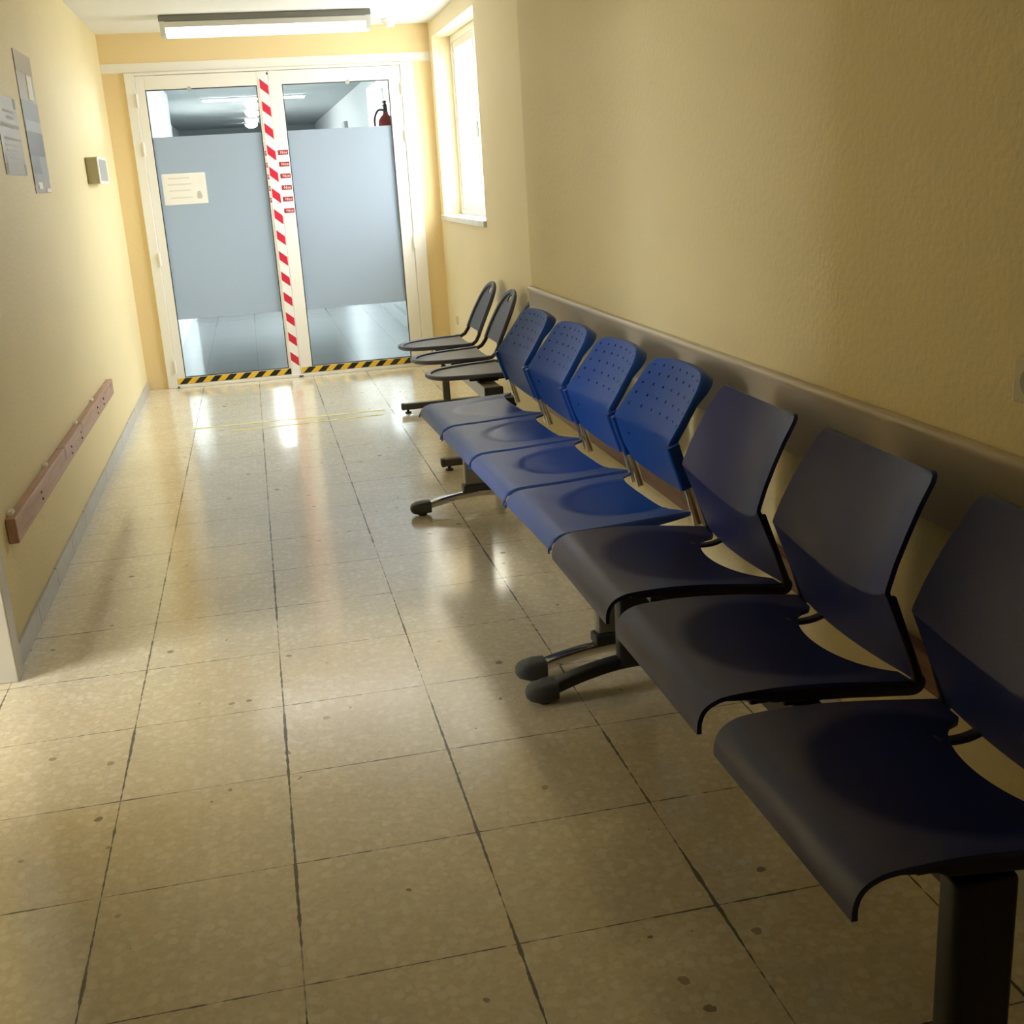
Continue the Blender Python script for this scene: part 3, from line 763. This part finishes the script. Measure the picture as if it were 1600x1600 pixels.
def blue_back():
    b = BM(); nu, nv = 30, 28       # cells; holes sit on 2x2 cell blocks
    V = {}
    def uv(i, j):
        u, v = i / nu, -1 + 2 * j / nv
        # round the two top corners
        if u > .87:
            f = (u - .87) / .13; r = .15
            lim = 1 - r + r * math.sqrt(max(0, 1 - f ** 2.4)) if f < 1 else 1 - r
            v *= lim
        # and the bottom ones a little
        if u < .08: v *= 1 - .06 * (1 - u / .08)
        return u, v
    def vert(i, j):
        if (i, j) not in V: V[(i, j)] = b.verts.new(blue_back_pos(*uv(i, j)))
        return V[(i, j)]
    holes = set()
    for i in (27, 24, 21, 18, 15):
        for j in range(1, 26, 4): holes.add((i, j))
    holes.add((5, 2)); holes.add((5, 24))
    skip = {}
    for (i, j) in holes:
        for a in (0, 1):
            for c in (0, 1): skip[(i + a, j + c)] = (i, j)
    for i in range(nu):
        for j in range(nv):
            if (i, j) in skip: continue
            b.faces.new((vert(i, j), vert(i, j + 1), vert(i + 1, j + 1), vert(i + 1, j)))
    for (i, j) in holes:
        ring = [(i, j), (i, j + 1), (i, j + 2), (i + 1, j + 2), (i + 2, j + 2), (i + 2, j + 1), (i + 2, j), (i + 1, j)]
        outer = [vert(*q) for q in ring]; c = V.get((i + 1, j + 1)) 
        ctr = blue_back_pos(*uv(i + 1, j + 1))
        inner = []
        t1 = (vert(i, j + 2).co - vert(i, j).co).normalized(); t2 = (vert(i + 2, j).co - vert(i, j).co).normalized()
        for k in range(8):
            a = -3 * PI / 4 + k * PI / 4
            inner.append(b.verts.new(ctr + (t1 * math.cos(a) + t2 * math.sin(a)) * .0048))
        for k in range(8): b.faces.new((outer[k], outer[(k + 1) % 8], inner[(k + 1) % 8], inner[k]))
    b.normal_update()
    if sum(f.normal.x for f in b.faces) > 0: bmesh.ops.reverse_faces(b, faces=b.faces)
    # rolled rim: sides above the notch and the whole top, folded backwards
    edge = [(i, 0) for i in range(11, nu)] + [(nu, j) for j in range(0, nv + 1)] + [(i, nv) for i in range(nu - 1, 10, -1)]
    pts = [V[q].co.copy() for q in edge]
    cen = Vector((1.57, 0, .74))
    offs = [(.000, .005), (.006, .010), (.018, .012), (.040, .009)]
    prev = [V[q] for q in edge]
    n = len(edge)
    for back, out in offs:
        cur = []
        for k, p in enumerate(pts):
            t = (pts[min(k + 1, n - 1)] - pts[max(k - 1, 0)]).normalized()
            nb_ = Vector((.88, 0, -.48))           # straight back from the panel
            o = t.cross(nb_).normalized()
            if o.dot(p - cen) < 0: o = -o
            amt = min(1, k / 4, (n - 1 - k) / 4)
            topness = max(0., min(1., (p.z - .76) / .06))
            cur.append(b.verts.new(p + nb_ * back * (.55 + .45 * topness) + o * out * (.25 + .75 * topness)))
        for k in range(n - 1): b.faces.new((prev[k], prev[k + 1], cur[k + 1], cur[k]))
        prev = cur
    bmesh.ops.recalc_face_normals(b, faces=b.faces); b.normal_update()
    f0 = min(b.faces, key=lambda f: (f.calc_center_median() - Vector((1.575, 0, .60))).length)
    if f0.normal.x > 0: bmesh.ops.reverse_faces(b, faces=b.faces)
    solidify(b, .0045)
    # socket sleeves that hold the posts, one each side
    for s in (-1, 1):
        pts_ = [(1.552, s * .228, .528), (1.537, s * .228, .572), (1.523, s * .228, .612), (1.511, s * .228, .652)]
        sweep(b, pts_, rrect(.0115, .019, .006))
    bmesh.ops.translate(b, vec=(-.025 - PX, 0, 0), verts=b.verts); return b
bb = thing('waiting_bench', 'middle waiting bench, four royal blue plastic seats with perforated backs', 'bench', (PX, .866, 0), rotz=math.radians(1.9))
ms, mb = mesh_of('seat', blue_seat(), M['blue_seat'], 50), mesh_of('backrest', blue_back(), M['blue'], 45)
def post_bm(s):
    b = BM(); pts = [(bl(1.583), s * .226, .418), (bl(1.561), s * .226, .51), (bl(1.538), s * .226, .60)]
    sweep(b, pts, rrect(.0065, .011, .003)); return b
mp1, mp2 = mesh_of('back_post', post_bm(-1), M['chrome'], 50), mesh_of('back_post', post_bm(1), M['chrome'], 50)
b = BM(); box(b, bl(1.24), bl(1.52), -.20, -.16, .425, .444, .004); box(b, bl(1.24), bl(1.52), .16, .20, .425, .444, .004); box(b, bl(1.30), bl(1.40), -.21, .21, .413, .430, .004)
for s in (-1, 1):
    box(b, bl(1.185), bl(1.24), s * .20 - .02, s * .20 + .02, .418, .440, .006)
mu = mesh_of('seat_bracket', b, M['dark_plastic'])
for yc in (.760, .253, -.253, -.760):
    put('seat', ms, bb, yc); put('backrest', mb, bb, yc); put('back_post', mp1, bb, yc); put('back_post', mp2, bb, yc); put('seat_bracket', mu, bb, yc)
b = BM(); box(b, bl(1.315), bl(1.375), -1.02, 1.02, .350, .412, .005); obj('beam', b, M['leg_metal'], bb, world=False)
for yl in (.855, -.925):
    b = BM(); foot_arm(b, bl(1.105), bl(1.64), bl(1.345), .070, .019, .015); lg = obj('leg', b, M['chrome'], bb, 40, world=False); lg.location = (0, yl, 0)
    b = BM(); box(b, bl(1.292), bl(1.398), -.020, .020, .11, .411, .010, seg=3); obj('post', b, M['leg_metal'], lg, world=False)
    b = BM(); box(b, bl(1.282), bl(1.408), -.027, .027, .082, .112, .006); obj('collar', b, M['dark_plastic'], lg, world=False)
    for x, d in ((bl(1.135), -1), (bl(1.62), 1)): obj('foot_cap', cap_bm(x, d), M['cap_grey'], lg, 50, world=False)

# ---- far bench: three rounded perforated steel seats in looped tube frames
RX = 1.53
def loop_pt(s):
    """closed loop of the tube frame; s runs along the half: 0 seat tip .. 1 back top; returns x,z and halfwidth"""
    tab = [(1.245, .437), (1.31, .439), (1.41, .442), (1.52, .444), (1.60, .445), (1.638, .449), (1.662, .464), (1.682, .494), (1.708, .553), (1.737, .613), (1.768, .672), (1.797, .725), (1.820, .762)]
    return interp(tab, s)
def halfw(s):
    if s < .40:
        t = 1 - s / .40; return .196 * math.sqrt(max(0, 1 - t ** 2.3)) if s > 0 else 0.
    if s < .60: return .196 - .026 * (s - .40) / .20
    t = (s - .60) / .40; return .170 * math.sqrt(max(0, 1 - t ** 2.6))
def ease(n, a, c):   # denser towards the two round ends
    return [a + (c - a) * (1 - math.cos(PI * k / n)) / 2 for k in range(n + 1)]
def round_frame():
    b = BM(); ss = ease(60, 0, 1)
    pts = [(loop_pt(s)[0] - RX, halfw(s), loop_pt(s)[1]) for s in ss] + [(loop_pt(s)[0] - RX, -halfw(s), loop_pt(s)[1]) for s in ss[-2:0:-1]]
    n = len(pts); P = [Vector(p) for p in pts]; rings = []
    for i in range(n):
        t = (P[(i + 1) % n] - P[i - 1]).normalized(); ref = Vector((-.35, 0, 1)) if P[i].x < .09 else Vector((-1, 0, .4))
        s_ = t.cross(ref).normalized(); nn = s_.cross(t)
        rings.append([b.verts.new(P[i] + s_ * a + nn * c) for a, c in circ(.0105, 10)])
    for i in range(n):
        A, B = rings[i], rings[(i + 1) % n]
        for j in range(10): b.faces.new((A[j], A[(j + 1) % 10], B[(j + 1) % 10], B[j]))
    bmesh.ops.recalc_face_normals(b, faces=b.faces); return b
def round_panel(s0, s1, hole=False):
    b = BM(); ss = [s0 + (s1 - s0) * k / 72 for k in range(73)] if hole else ease(30, s0, s1); nv = 48 if hole else 20; rows = []
    hs, hr = .92, .014
    for s in ss:
        x, z = loop_pt(s); hw = max(.0015, halfw(s) - .002); 
        rows.append([b.verts.new((x - RX, (-1 + 2 * j / nv) * hw, z + .006 - (.006 * (1 - (2 * j / nv - 1) ** 2) if s < .5 else 0))) for j in range(nv + 1)])
    for i in range(len(ss) - 1):
        for j in range(nv):
            cs = (ss[i] + ss[i + 1]) / 2; hw = halfw(cs); y = (-1 + 2 * (j + .5) / nv) * hw
            if hole and (y / .030) ** 2 + ((cs - hs) / .030) ** 2 < 1: continue
            b.faces.new((rows[i][j], rows[i][j + 1], rows[i + 1][j + 1], rows[i + 1][j]))
    loose = [v for v in b.verts if not v.link_faces]; bmesh.ops.delete(b, geom=loose, context='VERTS')
    b.normal_update()
    if s0 < .1:
        if sum(f.normal.z for f in b.faces) < 0: bmesh.ops.reverse_faces(b, faces=b.faces)
    elif sum(f.normal.x for f in b.faces) > 0: bmesh.ops.reverse_faces(b, faces=b.faces)
    solidify(b, .006); return b
def round_rim(s0, s1):
    """coated rolled edge lying over the tube around a panel"""
    b = BM(); ss = ease(40, s0, s1); tip = 0 if s0 < .1 else 1
    half = [(loop_pt(s)[0] - RX, halfw(s), loop_pt(s)[1]) for s in ss]
    if tip: half = half[::-1]
    pts = [Vector(p) for p in half[::-1]] + [Vector((p[0], -p[1], p[2])) for p in half[1:]]
    up = Vector((0, 0, 1)) if not tip else Vector((-.91, 0, .41))
    n = len(pts); rings = []
    for i in range(n):
        t = (pts[min(i + 1, n - 1)] - pts[max(i - 1, 0)]).normalized(); s_ = t.cross(up).normalized(); nn = s_.cross(t)
        rings.append([b.verts.new(pts[i] + s_ * a + nn * (c + .004)) for a, c in rrect(.0155, .0095, .007, 3)])
    k = len(rings[0])
    for A, B in zip(rings[:-1], rings[1:]):
        for j in range(k): b.faces.new((A[j], A[(j + 1) % k], B[(j + 1) % k], B[j]))
    b.faces.new(rings[0]); b.faces.new(rings[-1]); bmesh.ops.recalc_face_normals(b, faces=b.faces); return b
rb = thing('waiting_bench', 'farthest waiting bench by the glass door, three rounded slate metal seats', 'bench', (RX, 3.17, 0))
mf = mesh_of('tube_frame', round_frame(), M['round_tube'], 60)
msd, mbk = mesh_of('seat', round_panel(0., .395), M['mesh_round'], 50), mesh_of('backrest', round_panel(.60, 1., True), M['mesh_round'], 50)
mr1, mr2 = mesh_of('seat_rim', round_rim(0., .395), M['round_rim'], 60), mesh_of('back_rim', round_rim(.60, 1.), M['round_rim'], 60)
b = BM(); box(b, -.095, .085, -.10, -.075, .408, .437, .004); box(b, -.095, .085, .075, .10, .408, .437, .004); box(b, -.05, .05, -.10, .10, .4005, .415, .003)
mu = mesh_of('seat_bracket', b, M['black_metal'])
for yc in (.54, 0., -.535):
    s_ = put('seat', msd, rb, yc); link('seat_rim', mr1, s_); k_ = put('backrest', mbk, rb, yc); link('back_rim', mr2, k_)
    put('tube_frame', mf, rb, yc); put('seat_bracket', mu, rb, yc)
b = BM(); box(b, -.055, .030, -.80, .85, .336, .401, .004); obj('beam', b, M['beam_grey'], rb, world=False)
for ya in (-.825, .85):
    b = BM(); box(b, -.058, .033, ya, ya + .025, .333, .404, .004); obj('beam_end_cap', b, M['dark_plastic'], rb, world=False)
for yl in (.78, -.74):
    b = BM(); box(b, -.020, .023, -.020, .020, .058, .337, .004); lg = obj('leg', b, M['grey_metal'], rb, world=False); lg.location = (0, yl, 0)
    b = BM(); box(b, -.062, .105, -.035, .035, .292, .3365, .004); obj('clamp', b, M['black_metal'], lg, world=False)
    b = BM(); box(b, -.268, .235, -.020, .020, .022, .060, .006); obj('foot_bar', b, M['grey_metal'], lg, world=False)
    for x, s in ((-.285, -.262), (.228, .25)):
        b = BM(); box(b, x, s, -.0215, .0215, .020, .062, .008, seg=3); obj('foot_cap', b, M['cap_grey'], lg, world=False)
    for x in (-.245, .21):
        b = BM(); cyl(b, (x, 0, .008), (x, 0, .024), .008, .008, 12); cyl(b, (x, 0, 0), (x, 0, .009), .020, .018, 16); obj('leveller', b, M['dark_plastic'], lg, 40, world=False)

# ------------------------------------------------------------------ corridor beyond the glass door
FX0, FX1 = -.60, XF
def wall_with_window(name, xi, xo, y0, y1, wy0, wy1, wz0, wz1, m):
    b = BM(); a, c = min(xi, xo), max(xi, xo)
    box(b, a, c, y0, wy0, 0, ZC); box(b, a, c, wy1, y1, 0, ZC); box(b, a, c, wy0, wy1, 0, wz0); box(b, a, c, wy0, wy1, wz1, ZC)
    return S(name, b, m)
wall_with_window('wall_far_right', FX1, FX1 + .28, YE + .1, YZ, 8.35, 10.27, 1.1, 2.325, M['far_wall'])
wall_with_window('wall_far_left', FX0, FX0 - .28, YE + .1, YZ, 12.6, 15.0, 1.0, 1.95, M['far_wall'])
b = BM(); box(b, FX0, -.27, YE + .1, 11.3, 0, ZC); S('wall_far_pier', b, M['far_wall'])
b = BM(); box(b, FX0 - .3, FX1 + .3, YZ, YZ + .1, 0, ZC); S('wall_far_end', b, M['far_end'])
def win(name, x, y0, y1, z0, z1, d):
    b = BM(); f = .05; a, c = min(x, x + d * .06), max(x, x + d * .06)
    box(b, a, c, y0, y0 + f, z0, z1); box(b, a, c, y1 - f, y1, z0, z1); box(b, a, c, y0 + f, y1 - f, z0, z0 + f); box(b, a, c, y0 + f, y1 - f, z1 - f, z1)
    ym = (y0 + y1) / 2; box(b, a, c, ym - f / 2, ym + f / 2, z0 + f, z1 - f)
    w = S(name, b, M['frame_white'])
    b = BM(); box(b, x + d * .03 - .002, x + d * .03 + .002, y0 + f, y1 - f, z0 + f, z1 - f); obj('pane', b, M['win_glass'], w)
win('window_2', FX1 + .18, 8.35, 10.27, 1.1, 2.325, 1)
win('window_added_far', FX0 - .18, 12.6, 15.0, 1.0, 1.95, -1)  # out of view, added to bring light into the far corridor
b = BM(); box(b, FX1 - .05, FX1, YE + .1, YZ, 0, .12, .004); S('trim_2', b, M['far_wall'])
b = BM(); box(b, -.50, .52, YZ - .03, YZ + .005, 0, 2.2, .004); d3 = S('door_3', b, M['far_dark'])
b = BM(); box(b, .40, .44, YZ - .08, YZ - .03, 1.0, 1.03, .004); obj('handle', b, M['chrome'], d3)
# fittings seen through the upper clear glass
places = ['nearest of the four round ceiling lamps seen through the glass door', 'second nearest of the four round ceiling lamps seen through the glass door', 'third nearest of the four round ceiling lamps seen through the glass door', 'farthest of the four round ceiling lamps seen through the glass door']
for (y, lb) in zip((13.3, 15.0, 16.9, 18.4), places):
    t = thing('ceiling_lamp', lb, 'lamp', (.70, y, ZC), 'round lamps in the corridor beyond')
    b = BM(); cyl(b, (.70, y, ZC - .001), (.70, y, ZC - .02), .115, .115, 24); obj('base', b, M['frame_white'], t, 40)
    b = BM(); cyl(b, (.70, y, ZC - .02), (.70, y, ZC - .06), .110, .095, 24); cyl(b, (.70, y, ZC - .06), (.70, y, ZC - .085), .095, .05, 24); obj('dome', b, M['dome'], t, 60, label='glowing white dome')
t = thing('ceiling_light', 'slim fluorescent ceiling light across the corridor seen through the glass door', 'lamp', (.70, 12.2, ZC))
b = BM(); box(b, .07, 1.33, 12.17, 12.23, ZC - .02, ZC - .001, .003); obj('housing', b, M['frame_white'], t)
b = BM(); box(b, .09, 1.31, 12.18, 12.22, ZC - .038, ZC - .02, .004); obj('diffuser', b, M['dome'], t)
t = thing('fire_extinguisher', 'red fire extinguisher with black valve by the far window beyond the glass', 'fire extinguisher', (1.79, 8.02, 1.48))
ex, ey = 1.79, 8.02
b = BM()
prof = [(.0, 1.50), (.066, 1.50), (.075, 1.512), (.076, 1.86), (.070, 1.895), (.050, 1.925), (.026, 1.945), (.022, 1.965), (0, 1.965)]
rings = [[b.verts.new((ex + max(r, 1e-4) * math.cos(2 * PI * k / 24), ey + max(r, 1e-4) * math.sin(2 * PI * k / 24), z)) for k in range(24)] for r, z in prof]
for A, B in zip(rings[:-1], rings[1:]):
    for k in range(24): b.faces.new((A[k], A[(k + 1) % 24], B[(k + 1) % 24], B[k]))
bmesh.ops.recalc_face_normals(b, faces=b.faces); obj('cylinder', b, M['ext_red'], t, 40)
b = BM(); cyl(b, (ex, ey, 1.965), (ex, ey, 2.02), .022, .018, 16); box(b, ex - .015, ex + .015, ey - .03, ey + .10, 2.02, 2.035, .003); box(b, ex - .013, ex + .013, ey - .02, ey + .11, 2.05, 2.065, .003); cyl(b, (ex, ey, 2.02), (ex, ey, 2.055), .012, .012, 12)
obj('valve', b, M['dark_plastic'], t, 40)
b = BM(); sweep(b, smooth_path([(ex - .02, ey, 1.985), (ex - .07, ey, 1.98), (ex - .105, ey, 1.90), (ex - .095, ey, 1.75), (ex - .092, ey, 1.60)], 8), circ(.010, 8)); obj('hose', b, M['dark_plastic'], t, 60)
b = BM(); box(b, ex + .06, FX1, ey - .03, ey + .03, 1.70, 1.78, .003); obj('wall_bracket', b, M['dark_plastic'], t)
b = BM(); box(b, FX1 - .05, FX1 - .0005, 12.9, 13.3, 1.75, 2.13, .006)
tag(obj('wall_cabinet', b, M['beam_grey']), 'small grey cabinet on the right wall of the corridor beyond the glass', 'cabinet')

# ------------------------------------------------------------------ light
w = bpy.data.worlds.new('daylight'); bpy.context.scene.world = w; w.use_nodes = True
bg = w.node_tree.nodes['Background']; bg.inputs[0].default_value = (.93, .97, 1., 1); bg.inputs[1].default_value = 9.8
wt = w.node_tree
wtc = wt.nodes.new('ShaderNodeTexCoord'); wsp = wt.nodes.new('ShaderNodeSeparateXYZ'); wt.links.new(wtc.outputs['Generated'], wsp.inputs[0])
wmr = wt.nodes.new('ShaderNodeMapRange'); wmr.inputs[1].default_value = -.12; wmr.inputs[2].default_value = .12; wt.links.new(wsp.outputs[2], wmr.inputs[0])
wmx = mixc(wt, wmr.outputs[0], (.44, .43, .40), (.93, .97, 1.)); wt.links.new(wmx, bg.inputs[0])      # sunlit ground below the horizon, bright overcast above
def portal(name, loc, sx, sy, rot):
    l = bpy.data.lights.new(name, 'AREA'); l.shape = 'RECTANGLE'; l.size = sx; l.size_y = sy; l.cycles.is_portal = True
    o = bpy.data.objects.new(name, l); C.objects.link(o); o.location = loc; o.rotation_euler = rot
portal('portal_window', (XF + .30, (WY0 + WY1) / 2, (WZ0 + WZ1) / 2), 1.3, 1.6, (0, PI / 2, 0))
portal('portal_far_right', (FX1 + .30, 9.31, 1.71), 1.3, 2.0, (0, PI / 2, 0))
portal('portal_added_room', (SX - .22, (SW[0] + SW[1]) / 2, (SW[2] + SW[3]) / 2), 1.5, 1.8, (0, -PI / 2, 0))
portal('portal_far_left', (FX0 - .30, 13.8, 1.48), 1.0, 2.5, (0, -PI / 2, 0))

# ------------------------------------------------------------------ camera
cam = bpy.data.cameras.new('camera'); co = bpy.data.objects.new('camera', cam); C.objects.link(co)
cam.sensor_width = 36.; cam.sensor_fit = 'HORIZONTAL'; cam.lens = 1798.628 / 1600 * 36; cam.clip_start = .05
R_ = Vector((.974176, -.21808, -.058504)); U_ = Vector((.117036, .266125, .956807)); F_ = Vector((.193091, .938945, -.284776))
m = Matrix((R_, U_, -F_)).transposed().to_4x4(); m.translation = (.464445, -3.021604, 1.400196); co.matrix_world = m
sc = bpy.context.scene; sc.camera = co
sc.view_settings.view_transform = 'Standard'; sc.view_settings.look = 'None'; sc.view_settings.gamma = 1.; sc.view_settings.exposure = 1.97
sc.view_settings.use_curve_mapping = False
sc.cycles.max_bounces = 12; sc.cycles.diffuse_bounces = 8; sc.cycles.transparent_max_bounces = 12
